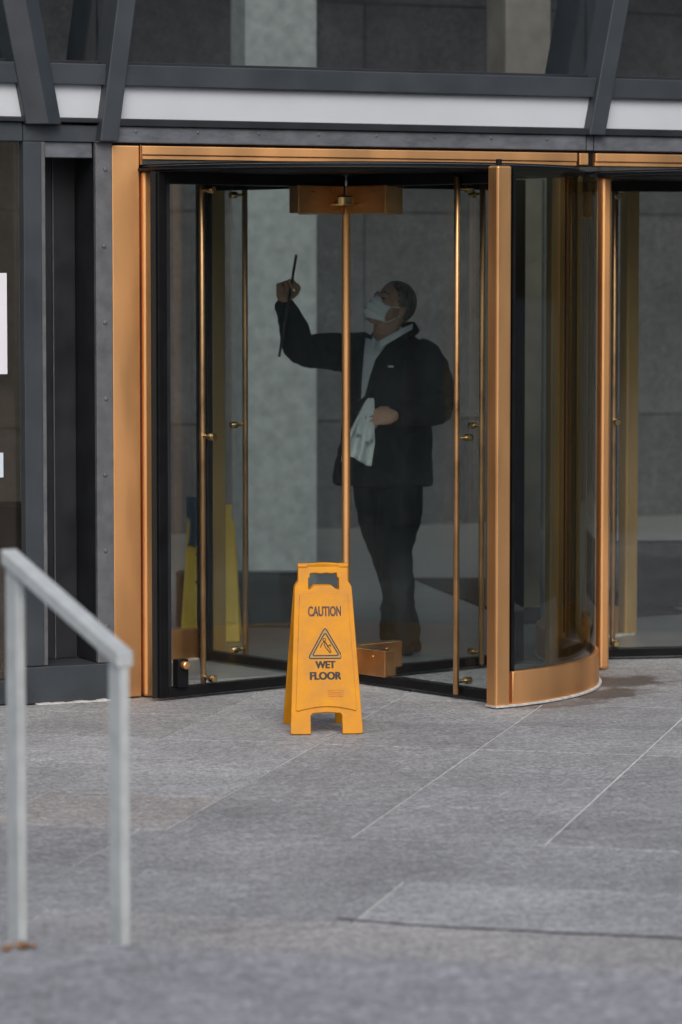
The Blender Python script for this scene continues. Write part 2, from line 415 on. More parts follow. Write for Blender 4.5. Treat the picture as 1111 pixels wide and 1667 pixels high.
o = MB().lathe([(.10, .004), (.105, .01), (.135, .70), (.14, .715), (.128, .72), (.11, .5)], 28).build('waste_bin', M['black'], smooth=40, loc=(*cw(-1.44, 14.6), 0))
tag(o, 'round black waste bin behind the window given a brown reflection', 'bin')

# ------------------------------------------------------------------ facade
fac = empty('glass_facade', (0, 0, 0)); tag(fac, 'charcoal steel and glass entrance front with bronze trim and white panels', 'facade')
def part(name, x0, x1, y0, y1, z0, z1, m, bev=.003, tx=0):
    o = MB().box(x0, x1, y0, y1, z0, z1, tx).build(name, M[m], fac)
    if bev: bevel(o, bev)
    return o
# built-up steel column left of the door
part('flange', -1.478, -1.402, -.115, -.06, .152, 2.236, 'paint')
part('flange_edge', -1.4015, -1.384, -.11, -.085, .152, 2.236, 'paint_grey')
part('channel_side', -1.4015, -1.386, -.0845, .12, .152, 2.236, 'paint_dark')
part('channel_web', -1.384, -1.276, .10, .12, .152, 2.236, 'paint_dark')
part('channel_web', -1.272, -1.176, .10, .12, .152, 2.236, 'paint_dark')
part('web_seam', -1.276, -1.272, .094, .104, .152, 2.236, 'paint_grey', 0)
part('flange', -1.176, -1.104, -.125, -.10, .152, 2.236, 'paint_grey')
part('channel_side', -1.172, -1.106, -.0995, .12, .152, 2.236, 'paint_dark')
part('channel_head', -1.40, -1.18, -.10, -.02, 2.175, 2.2365, 'paint_rough')
part('column_plinth', -1.50, -1.106, -.135, .12, .004, .15, 'paint')
for i in range(7):
    MB().ball((-1.138 + rnd.uniform(-.004, .004), -.126, .30 + .305 * i), .009, .005, .009).build('rivet', M['paint_grey'], fac, True)
for z in (.30,): pass
cs = MB()
for i in range(18):
    x0 = -1.45 + .02 * i; h0 = .006 + .006 * noise.noise((x0 * 20, 0, 3)); w0 = .016 + .01 * noise.noise((x0 * 11, 2, 3))
    cs.box(x0, x0 + .0195, -.14 - w0, -.13, .0, max(.003, h0))
cs.build('sealant', M['caulk'], fac)
# left window
part('window_pane', -3.4, -1.479, -.06, -.05, .10, 2.236, 'glass_left', 0)
part('window_sill', -3.4, -1.502, -.10, .0, .004, .098, 'paint')
part('window_mullion', -3.46, -3.401, -.11, .05, .004, 2.236, 'paint')
# bronze jamb
part('jamb', -1.103, -.985, -.118, .02, .006, 2.226, 'bronze', .004)
part('jamb_gap', -.984, -.978, -.09, .02, .006, 2.17, 'black', 0)
# header, beam, fillet, panels, crossbar
def header(x0, x1):
    part('header', x0, x1, -.125, .0, 2.19, 2.226, 'bronze', .003)
    part('header_lip', x0, x1, -.118, .0, 2.172, 2.188, 'bronze', .002)
header(-.975, 1.038); header(1.128, 3.3)
part('header_cap', -.9835, -.976, -.13, .0, 2.15, 2.2265, 'bronze_dark', .001)
part('header_block', 1.050, 1.094, -.122, .0, 2.176, 2.2255, 'bronze', .003)
part('header_gap', 1.0385, 1.0495, -.10, .0, 2.172, 2.226, 'black', 0)
part('header_gap', 1.0945, 1.1275, -.10, .0, 2.172, 2.226, 'black', 0)
part('shadow_gap', -1.104, 3.4, -.10, .0, 2.2275, 2.2355, 'black', 0)
for x0, x1 in ((-1.098, 1.082), (1.086, 1.118), (1.122, 3.3)):
    part('beam', x0, x1, -.122, .05, 2.237, 2.302, 'paint_rough', .004)
part('beam', -3.46, -1.478, -.11, .05, 2.237, 2.312, 'paint', .003)
part('beam', -1.476, -1.10, -.112, .05, 2.2375, 2.303, 'paint', .003)
for i in range(8):
    for off in (-1.0,):
        MB().ball((off + .27 * i, -.122, 2.283), .007, .004, .007).build('rivet', M['paint_rough'], fac, True)
part('fillet', -1.10, 3.3, -.135, .05, 2.3025, 2.332, 'paint_dark', .003)
part('fillet', -3.46, -1.10, -.13, .05, 2.313, 2.330, 'paint_dark', .003)
for x0, x1 in ((-3.46, -1.42), (-1.41, -1.13), (-1.12, 1.13), (1.14, 3.3)):
    part('white_panel', x0, x1, -.105, .0, 2.3325, 2.47, 'white_panel', .002)
    part('crossbar', x0, x1, -.135, .05, 2.462, 2.546, 'paint', .004)
    part('glazing_bead', x0, x1, -.06, .03, 2.5465, 2.562, 'paint_dark', .002)
    part('upper_pane', x0, x1, -.025, -.013, 2.5625, 4.9, 'glass_up', 0)
# slanted mullions with deep fins (bottom z 2.3, leaning)
def mull(x0, w0, x1, w1, yf, ridge=False, z0=2.303, z1=4.95, yb=.33):
    vs = []
    for z, x, ww in ((z0, x0, w0), (z1, x1, w1)):
        if ridge: prof = [(x, yf + .035), (x + ww * .55, yf), (x + ww, yf + .03), (x + ww, yb), (x, yb)]
        else: prof = [(x, yf), (x + ww, yf), (x + ww, yb), (x, yb)]
        vs += [(px, py, z) for px, py in prof]
    k = len(vs) // 2
    fs = [tuple(range(k)), tuple(range(k, 2 * k))] + [(i, (i + 1) % k, k + (i + 1) % k, k + i) for i in range(k)]
    o = MB().add(vs, fs).build('mullion', M['paint'], fac); bevel(o, .004)
k = 2.65 / .5
mull(-1.475, .148, -1.475 - .098 * k, .16, -.175, True)
mull(-1.172, .078, -1.172 + .072 * k, .08, -.165, z0=2.240)
mull(1.074, .078, 1.074 + .10 * k, .082, -.165, z0=2.3025)
part('mullion_shoe', -1.177, -1.099, -.14, .12, 2.2365, 2.2398, 'paint_grey', 0)

# papers
o = MB().box(-1.83, -1.532, -.0632, -.0612, 1.318, 1.718).build('paper_notice', M['paper'])
tag(o, 'large white paper notice taped to the window given a brown reflection', 'notice')
M['paper_blue'] = mat('pale blue paper', (.58, .68, .76), .8, var=.03)
o2 = MB().box(-1.66, -1.552, -.0632, -.0612, .908, 1.006).build('paper_notice', M['paper_blue'])
tag(o2, 'small pale blue paper notice on the window given a brown reflection, below the larger sheet', 'notice')

def text_mesh(body, x0, x1, y0, y1, bold=0.0, ext=.0006, heavy=0.0):
    """lettering fitted to a box in the xy plane"""
    cu = bpy.data.curves.new('lettering', 'FONT'); cu.body = body; cu.size = 1; cu.offset = bold * 1.35; cu.extrude = .01; cu.align_x = 'CENTER'
    me = evaluated(bpy.data.objects.new('lettering_tmp', cu)); bpy.data.curves.remove(cu)
    if heavy:                                   # heavier strokes: the same glyphs widened by close copies
        V = [v.co.copy() for v in me.vertices]; F = [tuple(p.vertices) for p in me.polygons]; b = MB()
        for k_, dx in enumerate((-heavy, 0, heavy)):
            b.add([(p.x + dx, p.y, p.z * (1 + .08 * k_)) for p in V], F)
        me = b.mesh('lettering', fix=False)
    xs = [v.co.x for v in me.vertices]; ys = [v.co.y for v in me.vertices]
    a, b, c, d = min(xs), max(xs), min(ys), max(ys)
    for v in me.vertices:
        v.co = (x0 + (v.co.x - a) / (b - a) * (x1 - x0), y0 + (v.co.y - c) / (d - c) * (y1 - y0), ext * v.co.z / .01)
    me.materials.clear()
    return me
me = text_mesh('c', -1.5815, -1.5605, 1.515, 1.545, .02); me.materials.append(M['ink'])
for v in me.vertices: v.co = (v.co.x - .012, v.co.z - .0638, v.co.y)
me2 = link('lettering', me, o)

# ------------------------------------------------------------------ revolving doors
mesh_cache = {}
def cached(key, fn):
    if key not in mesh_cache: mesh_cache[key] = fn()
    return mesh_cache[key]

def revolving_door(x, wing0, label):
    D = empty('revolving_door', (x, 0, 0)); tag(D, label, 'revolving door', 'revolving doors in the glass front')
    def put(name, key, fn, m, loc=(0, 0, 0), rz=0, par=None, bev=0, smooth=False):
        o = link(name, cached(key, lambda: fn(MB()).mesh(name, M[m], smooth)), par or D, loc, rz)
        if bev: bevel(o, bev)
        return o
    # thin canopy plate over the drum
    put('canopy', 'canopy', lambda b: b.lathe([(.02, 2.123), (.992, 2.123), (.999, 2.127), (.999, 2.136), (.97, 2.137), (.97, 2.1515), (.02, 2.1515)], 96), 'black', smooth=30)
    put('canopy_trim', 'trim', lambda b: b.arc(.9995, 1.0015, 190, 274, 2.1285, 2.1315, 64), 'paint_dark')
    put('canopy_trim', 'trim2', lambda b: b.arc(.9705, .973, 183, 357, 2.1435, 2.1455, 64), 'paint_rough')
    # posts of the enclosure
    for a, m in ((-80.5, 'bronze'), (98.3, 'olive')):
        put('post', 'post' + m, lambda b: b.box(1.003, 1.066, -.036, .036, .006, 2.137), m, rz=a, bev=.008)
    put('post_bolt', 'bolt', lambda b: b.tube((1.035, -.005, 2.1375), (1.035, -.005, 2.163), .012, 12), 'black', rz=-80.5)
    # rounded bronze pole beside the jamb
    put('jamb_pole', 'pole', lambda b: b.box(-.976, -.928, -.132, -.084, .004, 2.127), 'bronze', bev=.012)
    put('jamb_strip', 'strip', lambda b: b.box(-.93, -.916, -.06, -.02, .004, 2.1275), 'black')
    # bowed glass on both sides with plinths
    for a0, a1, tagk in ((-77.6, -3, 'r'), (102.4, 174, 'l')):
        put('bowed_pane', 'bow' + tagk, lambda b: b.arc(1.036, 1.046, a0, a1, .135, 2.1275, 40), 'glass_bow' if tagk == 'r' else 'glass', smooth=40)
        put('bowed_plinth', 'plinth' + tagk, lambda b: b.arc(1.012, 1.062, a0, a1, .012, .142, 48), 'bronze', smooth=40, bev=.003)
        put('plinth_bedding', 'bed' + tagk, lambda b: b.arc(1.0, 1.074, a0 - 5, a1, .0042, .0115, 48), 'caulk')
        put('glazing_strip', 'gs' + tagk, lambda b: b.arc(1.03, 1.052, a0 + .05, a0 + .9, .1425, 2.1275, 2), 'black')
    put('end_post', 'endp', lambda b: b.box(.985, 1.052, .0, .05, .006, 2.1275), 'olive', bev=.004)
    put('end_strip', 'ends', lambda b: b.box(1.055, 1.082, -.10, .0, .006, 2.1275), 'bronze', bev=.004)
    # rotating shaft
    put('shaft', 'shaft', lambda b: b.lathe([(.018, .02), (.018, 1.99), (.012, 1.995), (.012, 2.02)], 24), 'bronze', smooth=40)
    put('shaft_collar', 'collar', lambda b: b.lathe([(.02, 1.996), (.118, 1.996), (.118, 2.001), (.080, 2.003), (.080, 2.030), (.076, 2.035), (.02, 2.035)], 40), 'brass', smooth=30)
    for i in range(4):
        W = put('wing', 'wingframe', lambda b: b.box(.955, 1.0, -.022, .022, .012, 2.12).box(.03, .9545, -.022, .022, 2.072, 2.12).box(.03, .9545, -.022, .022, .012, .051), 'black', rz=wing0 + 90 * i, bev=.004)
        put('seal', 'seal', lambda b: b.box(1.0005, 1.018, -.006, .006, .012, 2.12), 'rubber', par=W)
        put('stile_trim', 'strim', lambda b: b.box(.936, .9545, -.016, .016, .0515, 2.0715), 'paint_dark', par=W, bev=.003)
        put('pane', 'wpane', lambda b: b.box(.03, .9355, -.005, .005, .0515, 2.0715), 'glass', par=W)
        for z0, z1, nm in ((1.962, 2.078, 'bt'), (.045, .155, 'bb')):
            put('clamp_plate', nm, lambda b: b.box(.035, .285, -.03, .03, z0, z1), 'bronze_dark', par=W, bev=.003)
            put('clamp_edge', nm + 'e', lambda b: b.box(.2855, .289, -.026, .026, z0 + .002, z1 - .002), 'bronze_dark', par=W)
            for sg in (-1, 1):
                put('screw', nm + 's%d' % sg, lambda b: b.tube((.205, sg * .029, z1 - .03), (.205, sg * .0335, z1 - .03), .007, 12), 'brass', par=W)
        # pull bar on the clockwise face, bolted through the pane to round caps on the other face
        put('pull_bar', 'bar', lambda b: b.lathe([(.010, .02), (.0125, .024), (.0125, 2.098), (.010, 2.102)], 16, (.735, -.038, 0)), 'bronze_dark', par=W, smooth=40)
        for z in (.072, 1.056, 2.052):
            put('standoff', 'so%.2f' % z, lambda b: b.tube((.735, -.038, z), (.735, .012, z), .007, 12), 'brass', par=W, smooth=40)
            put('bolt_cap', 'bc%.2f' % z, lambda b: b.lathe([(.013, 0), (.015, .004), (.015, .03), (.012, .034)], 16), 'brass', par=W, smooth=40).matrix_local = Matrix.Translation((.735, .008, z)) @ Matrix.Rotation(R(-90), 4, 'X')
        if i == 0:
            lk = put('lock_box', 'lock', lambda b: b.box(.872, .925, .0062, .045, .0515, .165), 'black', par=W, bev=.004)
            kn = put('lock_knob', 'lockk', lambda b: b.lathe([(.016, 0), (.016, .02), (.012, .024)], 16), 'bronze', par=W, smooth=40)
            kn.matrix_local = Matrix.Translation((.898, .045, .142)) @ Matrix.Rotation(R(-90), 4, 'X')
    return D
revolving_door(0, 194, 'bronze-posted revolving door with a yellow sign in front and a cleaner inside')
revolving_door(2.135, 164, 'bronze-posted revolving door on the beige column side, nobody inside')

# ------------------------------------------------------------------ wet floor signs
def arcpts(c, r, a0, a1, n=5):
    return [(c[0] + r * math.cos(R(a0 + (a1 - a0) * i / n)), c[1] + r * math.sin(R(a0 + (a1 - a0) * i / n))) for i in range(n + 1)]
SLANT = math.atan2(.165, .645)
def leaf_fn(front):
    # leaf plane: v runs up the slant; t = 0 outer face
    sg = -1 if front else 1
    cs_, sn_ = math.cos(SLANT), math.sin(SLANT)
    def fn(x, v, t):
        y = sg * (.165 - v * sn_ - t * cs_); z = v * cs_ - t * sn_
        return (x if front else x, y, z + .003)
    return fn
OUT = [(-.138, .006)] + [(-.061, .0)] + [(-.061, .060)] + arcpts((-.049, .066), .012, 180, 90) + [(0, .082)] + list(arcpts((.049, .066), .012, 90, 0)) + [(.061, .0), (.132, .0)] + [(.138, .006), (.110, .552), (.108, .560), (.096, .580), (.096, .640)] + [(.05, .647), (0, .650), (-.05, .647)] + [(-.096, .640), (-.096, .580), (-.108, .560), (-.110, .552)]
OUT[0:1] = [(-.138, .006), (-.132, .0)]
HOLE = [(-.058, .546), (-.050, .548), (-.036, .562), (.030, .562), (.046, .548), (.058, .546), (.058, .590), (.052, .592), (.050, .610), (.03, .607), (.01, .610), (-.01, .607), (-.03, .610), (-.050, .608), (-.052, .592), (-.058, .590)]
PANEL = [(-.113, .086)] + [(-.115 + .23 * i / 10, .086 + .017 * math.sin(math.pi * i / 10) - (.0 if 0 < i < 10 else .0)) for i in range(1, 10)] + [(.113, .086), (.116, .094), (.0925, .524), (.0865, .531), (-.0865, .531), (-.0925, .524), (-.116, .094)]
def flat_on(fn, me, lift=.0062):
    for v in me.vertices: v.co = fn(v.co.x, v.co.y, -lift - v.co.z * 1.0)
    me.update(); return me
def outline(poly, wd):
    """closed polyline as a flat band"""
    n = len(poly); out = []; inn = []
    for i in range(n):
        p0, p1, p2 = Vector(poly[i - 1]), Vector(poly[i]), Vector(poly[(i + 1) % n])
        d1, d2 = (p1 - p0).normalized(), (p2 - p1).normalized()
        n1, n2 = Vector((-d1.y, d1.x)), Vector((-d2.y, d2.x))
        m = (n1 + n2).normalized(); q = wd / 2 / max(.4, m.dot(n1))
        out.append(tuple(p1 + m * q)); inn.append(tuple(p1 - m * q))
    return out, inn
def band_mesh(polys, m, closed=True, h=.0006):
    b = MB()
    for poly, wd in polys:
        if closed:
            o_, i_ = outline(poly, wd); n = len(o_)
            for i in range(n):
                k = (i + 1) % n
                b.add([(*o_[i], -h), (*o_[k], -h), (*i_[k], -h), (*i_[i], -h), (*o_[i], h), (*o_[k], h), (*i_[k], h), (*i_[i], h)], [(0, 1, 2, 3), (4, 5, 6, 7), (0, 1, 5, 4), (2, 3, 7, 6)])
        else:
            for p, q in zip(poly[:-1], poly[1:]):
                p, q = Vector(p), Vector(q); d = (q - p).normalized(); nn = Vector((-d.y, d.x)) * wd / 2; e = d * wd * .3
                vs = [p - e + nn, q + e + nn, q + e - nn, p - e - nn]
                b.add([(*v, -h) for v in vs] + [(*v, h) for v in vs], [(0, 1, 2, 3), (4, 5, 6, 7), (0, 1, 5, 4), (1, 2, 6, 5), (2, 3, 7, 6), (3, 0, 4, 7)])
    return b.mesh('mark', M[m])
def rtri(hw, y0, y1, r, n=5):
    A, B, C_ = Vector((-hw, y0)), Vector((hw, y0)), Vector((0, y1)); out = []
    for p0, p1, p2 in ((C_, A, B), (A, B, C_), (B, C_, A)):
        d1, d2 = (p0 - p1).normalized(), (p2 - p1).normalized()
        for i in range(n + 1):
            t = i / n; a = p1 + d1 * r * 1.6; b = p1 + d2 * r * 1.6
            out.append(tuple(a * (1 - t) ** 2 + p1 * 2 * t * (1 - t) + b * t * t))
    return out

def wet_sign(loc, rz, label, old=False):
    T = empty('wet_floor_sign', loc, rz); tag(T, label, 'floor sign', 'yellow folding floor signs')
    ym = 'yellow_old' if old else 'yellow'
    for front in (True, False):
        fn = leaf_fn(front)
        lf_ = MB().prism([OUT, HOLE], 0, .016, fn).build('leaf', M[ym], T); bevel(lf_, .003, 2)
        pn_ = MB().prism([PANEL], -.006, .001, fn).build('panel', M[ym], lf_); bevel(pn_, .0045, 3)
        if not front: continue
        if not old:
            def lay(name, me, m=None, lift=.0064):
                if m: me.materials.append(M[m])
                flat_on(fn, me, lift); return link(name, me, pn_)
            lay('lettering', text_mesh('CAUTION', -.0625, .0640, .443, .4815, .016, heavy=.022), 'ink_brown')
            lay('lettering', text_mesh('WET', -.0400, .0365, .246, .274, .018, heavy=.036), 'ink')
            lay('lettering', text_mesh('FLOOR', -.0615, .0590, .2035, .233, .018, heavy=.036), 'ink')
            tri_o, tri_i = rtri(.0660, .2835, .402, .009), rtri(.0505, .2945, .3815, .006)
            b = MB()
            lay('warning_triangle', band_mesh([(tri_o, .0042), (tri_i, .0042)], 'ink'))
            # faded field between the two outlines
            b.prism([rtri(.0650, .2840, .4005, .009), rtri(.0510, .2940, .3820, .006)], -.0001, .0001, lambda x, y, t: (x, y, t))
            lay('triangle_field', b.mesh('field', M['ink_grey']), lift=.0061)
            # slipping figure
            figs = [([(-.006, .347), (-.013, .338), (-.019, .325)], .0030), ([(-.006, .347), (-.001, .346), (.004, .338)], .0042), ([(-.001, .345), (-.004, .334), (.002, .324)], .0030),
                    ([(.002, .324), (.010, .314), (.018, .304)], .0034), ([(.004, .337), (.009, .327), (.014, .323), (.021, .308)], .0030), ([(.003, .338), (.012, .330), (.018, .336), (.020, .328)], .0030)]
            fg = band_mesh(figs, 'ink', closed=False)
            lay('figure', fg)
            hd = [(-.0035 + .0052 * math.cos(i * .5236), .3545 + .0052 * math.sin(i * .5236)) for i in range(12)]
            lay('figure_head', band_mesh([(hd, .0026)], 'ink'))
            # small red maker's mark
            pill = arcpts((.0665 - .008, .155), .0095, -60, 60) + arcpts((.0155, .155), .0095, 120, 240)
            lay('maker_mark', band_mesh([(pill, .0009)], 'ink_red'))
            lay('lettering', text_mesh('Rubbermaid', .0165, .0570, .1525, .1575, -.004), 'ink_red')
            lay('lettering', text_mesh('Commercial Products', .0085, .0660, .1385, .1420, -.004), 'ink_red')
        else:
            def lay(name, me, m=None, lift=.0064):
                if m: me.materials.append(M[m])
                flat_on(fn, me, lift); return link(name, me, pn_)
            lay('lettering', text_mesh('CAUTION', -.068, .068, .395, .425, .03), 'ink_brown')
            dm = [(-.03, .28), (0, .315), (.03, .28), (0, .245)]
            for dx in (-.042, .042):
                b = MB(); b.prism([[(x + dx, y) for x, y in dm], ], -.0006, .0006, lambda x, y, t: (x, y, t))
                lay('pictogram', b.mesh('pict', M['ink_green']))
    # hinge barrels at the handle
    for x0 in (-.0965, .060):
        MB().tube((x0, 0, .618), (x0 + .0365, 0, .618), .0115, 16).build('hinge', M[ym], T, 40)
    return T
sx, sy = cw(-.070, 12.53 + .165)
wet_sign((sx, sy, 0), -YAW + 6, 'orange-yellow caution wet floor sign standing on the plaza before the door')
s2x, s2y = cw(-.61, 15.75)
wet_sign((s2x, s2y, .004), -YAW, 'lemon yellow floor sign with a blue cloth on it, inside the lobby', old=True)

def sheet(fn, nu, nv, th=.004):
    b = MB(); vs = [fn(i / nu, j / nv) for j in range(nv + 1) for i in range(nu + 1)]
    b.add(vs, [(j * (nu + 1) + i, j * (nu + 1) + i + 1, (j + 1) * (nu + 1) + i + 1, (j + 1) * (nu + 1) + i) for j in range(nv) for i in range(nu)])
    return b
bc = empty('cloth_tmp'); bpy.data.objects.remove(bc)
def bcl(u, v):
    # hung over the handle: in front from z .45 up over the top and down behind
    a = v * 1.0
    if v < .75: z = .44 + .23 * v / .75; y = -.035 - .055 * (1 - v / .75)
    else: t = (v - .75) / .25; z = .67 - .10 * t; y = -.035 + .10 * t
    wd = .10 * (.35 + .65 * min(1, v / .6))
    x = -.105 + u * wd + .01 * math.sin(v * 5)
    if v < .75: y -= .012 * math.sin(u * 9 + v * 3)
    z += .01 * math.sin(math.pi * min(1, v / .75) + u * 4) * (.5 if v < .7 else .2)
    return (x, y - .012, z)
o = sheet(bcl, 10, 24).build('cleaning_cloth', M['blue_cloth'], None, True, loc=(s2x, s2y, .004), rz=-YAW)
o.modifiers.new('solid', 'SOLIDIFY').thickness = .004
tag(o, 'dull blue cleaning cloth hung over the lemon yellow sign', 'cloth')

# ------------------------------------------------------------------ handrail
pL, pR = cw(-.805, 8.30), cw(-.524, 7.90)
hv = Vector((pR[0] - pL[0], pR[1] - pL[1])); Lr = hv.length
H_ = empty('handrail', (pL[0], pL[1], 0), math.degrees(math.atan2(hv.y, hv.x))); tag(H_, 'pale grey metal handrail with a sloping top bar on two flat posts', 'handrail')
zl, zr_ = 1.050, .846; sl = (zr_ - zl) / (Lr + .06); bh = .036
def zz(s_): return zl + sl * (s_ + .031)
for s0 in (0, Lr):
    a, b = s0 - .028, s0 + .028
    m = MB().add([(a, -.012, -.0005), (b, -.012, -.0005), (b, .012, -.0005), (a, .012, -.0005), (a, -.012, zz(a) - bh), (b, -.012, zz(b) - bh), (b, .012, zz(b) - bh), (a, .012, zz(a) - bh)],
                 [(0, 1, 2, 3), (4, 5, 6, 7), (0, 1, 5, 4), (1, 2, 6, 5), (2, 3, 7, 6), (3, 0, 4, 7)])
    m.build('post', M['rail'], H_, bev=.002)
a, b = -.031, Lr + .031
MB().add([(a, -.022, zz(a) - bh), (b, -.022, zz(b) - bh), (b, .022, zz(b) - bh), (a, .022, zz(a) - bh), (a, -.022, zz(a)), (b, -.022, zz(b)), (b, .022, zz(b)), (a, .022, zz(a))],
         [(0, 1, 2, 3), (4, 5, 6, 7), (0, 1, 5, 4), (1, 2, 6, 5), (2, 3, 7, 6), (3, 0, 4, 7)]).build('top_bar', M['rail'], H_, bev=.003)

def dry_leaf(loc, rz, sc, label):
    def fn(u, v):
        x = (u - .5) * 2; wd = (math.sin(math.pi * min(1, v * .97 + .03)) ** .8) * (.30 + .08 * math.sin(v * 22))
        return (x * wd * sc, (v - .5) * sc, sc * (.12 * x * x + .16 * (v - .4) ** 2 + .05 * math.sin(v * 9 + x * 2)) + .002)
    o = sheet(fn, 6, 14).build('dry_leaf', M['leaf'], None, True, loc=loc, rz=rz); o.modifiers.new('solid', 'SOLIDIFY').thickness = .0015
    tag(o, label, 'leaf')
dry_leaf((*cw(-.735, 7.74), .170), 60, .055, 'brown dry leaf on the coping beside the taller rail post')
dry_leaf((*cw(-.775, 7.72), .170), -40, .042, 'small orange dry leaf on the coping in front of the rail')
dry_leaf((-1.13, -.20, .003), 20, .045, 'tiny orange dry leaf on the paving at the bronze jamb')

# ------------------------------------------------------------------ the cleaner
def remesh(mb, name, m, vox, smooth_it=4, noise_amp=0, nscale=9):
    me = mb.mesh(name)
    ob = bpy.data.objects.new('tmp', me)
    r = ob.modifiers.new('r', 'REMESH'); r.mode = 'VOXEL'; r.voxel_size = vox
    if smooth_it:
        q = ob.modifiers.new('s', 'SMOOTH'); q.iterations = smooth_it; q.factor = .5
    me2 = evaluated(ob); me2.name = name
    if noise_amp:
        nrm = [v.normal.copy() for v in me2.vertices]
        for v in me2.vertices:
            p = v.co.copy(); k = noise.noise((p.x * nscale, p.y * nscale, p.z * nscale * .55)) + .9 * (.35 - abs(noise.noise((p.x * nscale * 1.9 + p.z * 6 + 5, p.y * nscale * 1.9, p.z * nscale * 1.5 - p.x * 5))))
            v.co = p + nrm[v.index] * (k * noise_amp)
    me2.materials.clear(); me2.materials.append(m)
    me2.polygons.foreach_set('use_smooth', [True] * len(me2.polygons)); me2.update()
    return me2
def limb(mb, pts, rad, n=14):
    """tapered rounded limb; intermediate points are smoothed"""
    P = [Vector(p) for p in pts]; Q = []; RR = []
    for i in range(len(P) - 1):
        for k in range(4):
            t = k / 4
            a = P[max(i - 1, 0)]; b = P[i]; c = P[i + 1]; d = P[min(i + 2, len(P) - 1)]
            Q.append(.5 * (2 * b + (c - a) * t + (2 * a - 5 * b + 4 * c - d) * t * t + (3 * b - a - 3 * c + d) * t ** 3)); RR.append(rad[i] + (rad[i + 1] - rad[i]) * t)
    Q.append(P[-1]); RR.append(rad[-1])
    mb.path(Q, RR, n); mb.ball(P[0], rad[0]); mb.ball(P[-1], rad[-1])
    return mb

PX, PY = cw(.26, 15.1)
man = empty('person', (PX, PY, .004), -YAW)
tag(man, 'person in black jacket and pale face mask, arm raised with a rod, wiping glass', 'person')
sh = Vector((.872, -.488, 0)); fw = Vector((-.488, -.872, 0))
# head frame
hy, hp = R(56), R(33)
HF = Vector((-math.sin(hy) * math.cos(hp), -math.cos(hy) * math.cos(hp), math.sin(hp)))
HS = Vector((math.cos(hy), -math.sin(hy), 0)); HU = HS.cross(HF) * -1
if HU.z < 0: HU = -HU
HO = Vector((-.032, -.036, 1.560)); HSC = .93
HM = Matrix((HF, HS, HU)).transposed()
def hp_(f, s, u): return HO + HM @ Vector((f, s, u)) * HSC
body = MB()
def hball(f, s, u, a, b, c): body.ball(hp_(f, s, u), a * HSC, b * HSC, c * HSC, HM)
hball(-.012, 0, .035, .100, .079, .098)
hball(.035, 0, -.025, .066, .066, .092)
hball(.052, 0, -.092, .040, .040, .032)
hball(.098, 0, -.028, .020, .013, .030); hball(.110, 0, -.044, .014, .015, .012)
hball(.082, .03, .014, .016, .026, .010); hball(.082, -.03, .014, .016, .026, .010)
for s_ in (-1, 1): hball(-.012, s_ * .081, -.022, .019, .010, .033); hball(.04, s_ * .045, -.035, .03, .02, .022)
NB = Vector((-.015, .01, 1.40))
limb(body, [hp_(-.025, 0, -.03), hp_(-.03, 0, -.11), NB], [.056, .058, .066])
# trunk and limbs inside the clothes
def ring(z, cx, cy, hw, hd, n=28, p=2.4):
    out = []
    for i in range(n):
        t = 2 * math.pi * i / n; c, s_ = math.cos(t), math.sin(t)
        q = sh * (hw * math.copysign(abs(c) ** (2 / p), c)) + fw * (hd * math.copysign(abs(s_) ** (2 / p), s_))
        out.append((cx + q.x, cy + q.y, z))
    return out
body.rings([ring(.82, -.05, 0, .14, .09), ring(1.0, -.04, 0, .14, .09), ring(1.2, -.03, 0, .155, .09), ring(1.34, -.02, 0, .15, .08), ring(1.41, -.018, .0, .07, .06)])
RS, RE, RW = Vector((-.185, .06, 1.355)), Vector((-.440, -.05, 1.372)), Vector((-.508, -.115, 1.56))
LS, LE, LW = Vector((.120, -.09, 1.325)), Vector((.178, -.12, 1.105)), Vector((-.006, -.285, 1.085))
limb(body, [RS, RE, RW], [.05, .04, .028]); limb(body, [LS, LE, LW], [.05, .04, .028])
LH, LK, LA = Vector((.02, -.07, .86)), Vector((-.012, -.09, .47)), Vector((-.01, -.07, .10))
RH, RK, RA = Vector((-.11, .06, .86)), Vector((-.058, .055, .47)), Vector((.03, .07, .10))
limb(body, [LH, LK, LA], [.07, .05, .035]); limb(body, [RH, RK, RA], [.07, .05, .035])
FD = Vector((-.86, -.51, 0)).normalized()
for A_ in (LA, RA): limb(body, [A_ + Vector((0, 0, -.04)), A_ + FD * .09 + Vector((0, 0, -.062))], [.035, .026])
def hand(P, A, N, T, curl, thumb):
    A = A.normalized(); N = (N - A * N.dot(A)).normalized(); T = T - A * T.dot(A) - N * T.dot(N); T = T.normalized()
    PM = Matrix((A, T, N)).transposed()
    body.ball(P, .050, .041, .017, PM); body.ball(P - A * .02, .036, .032, .019, PM); body.ball(P + A * .02, .03, .04, .015, PM)
    for i, (ln, off) in enumerate(((.9, .030), (1.0, .011), (.97, -.009), (.8, -.028))):
        p = P + A * (.046 - abs(i - 1.2) * .003) + T * off; ang = R(10); pts = [p - A * .02]
        pts.append(p)
        for sgm, (l_, c_) in enumerate(zip((.042, .027, .022), curl)):
            ang += R(c_ + i * 3); p = p + (A * math.cos(ang) + N * math.sin(ang)) * l_ * ln; pts.append(p)
        body.path(pts, [.0085, .0085, .008, .0076, .0068], 10); body.ball(pts[-1], .007); body.ball(pts[2], .0086); body.ball(pts[3], .008)
    b0 = P - A * .022 + T * .030; pts = [b0]
    for v in thumb: b0 = b0 + (A * v[0] + T * v[1] + N * v[2]); pts.append(b0)
    body.path(pts, [.014, .012, .0105, .009][:len(pts)], 10); body.ball(pts[-1], .0092); body.ball(pts[1], .0122)
HRP = Vector((-.512, -.135, 1.622))
limb(body, [RW, HRP - Vector((0, 0, .03))], [.028, .026])
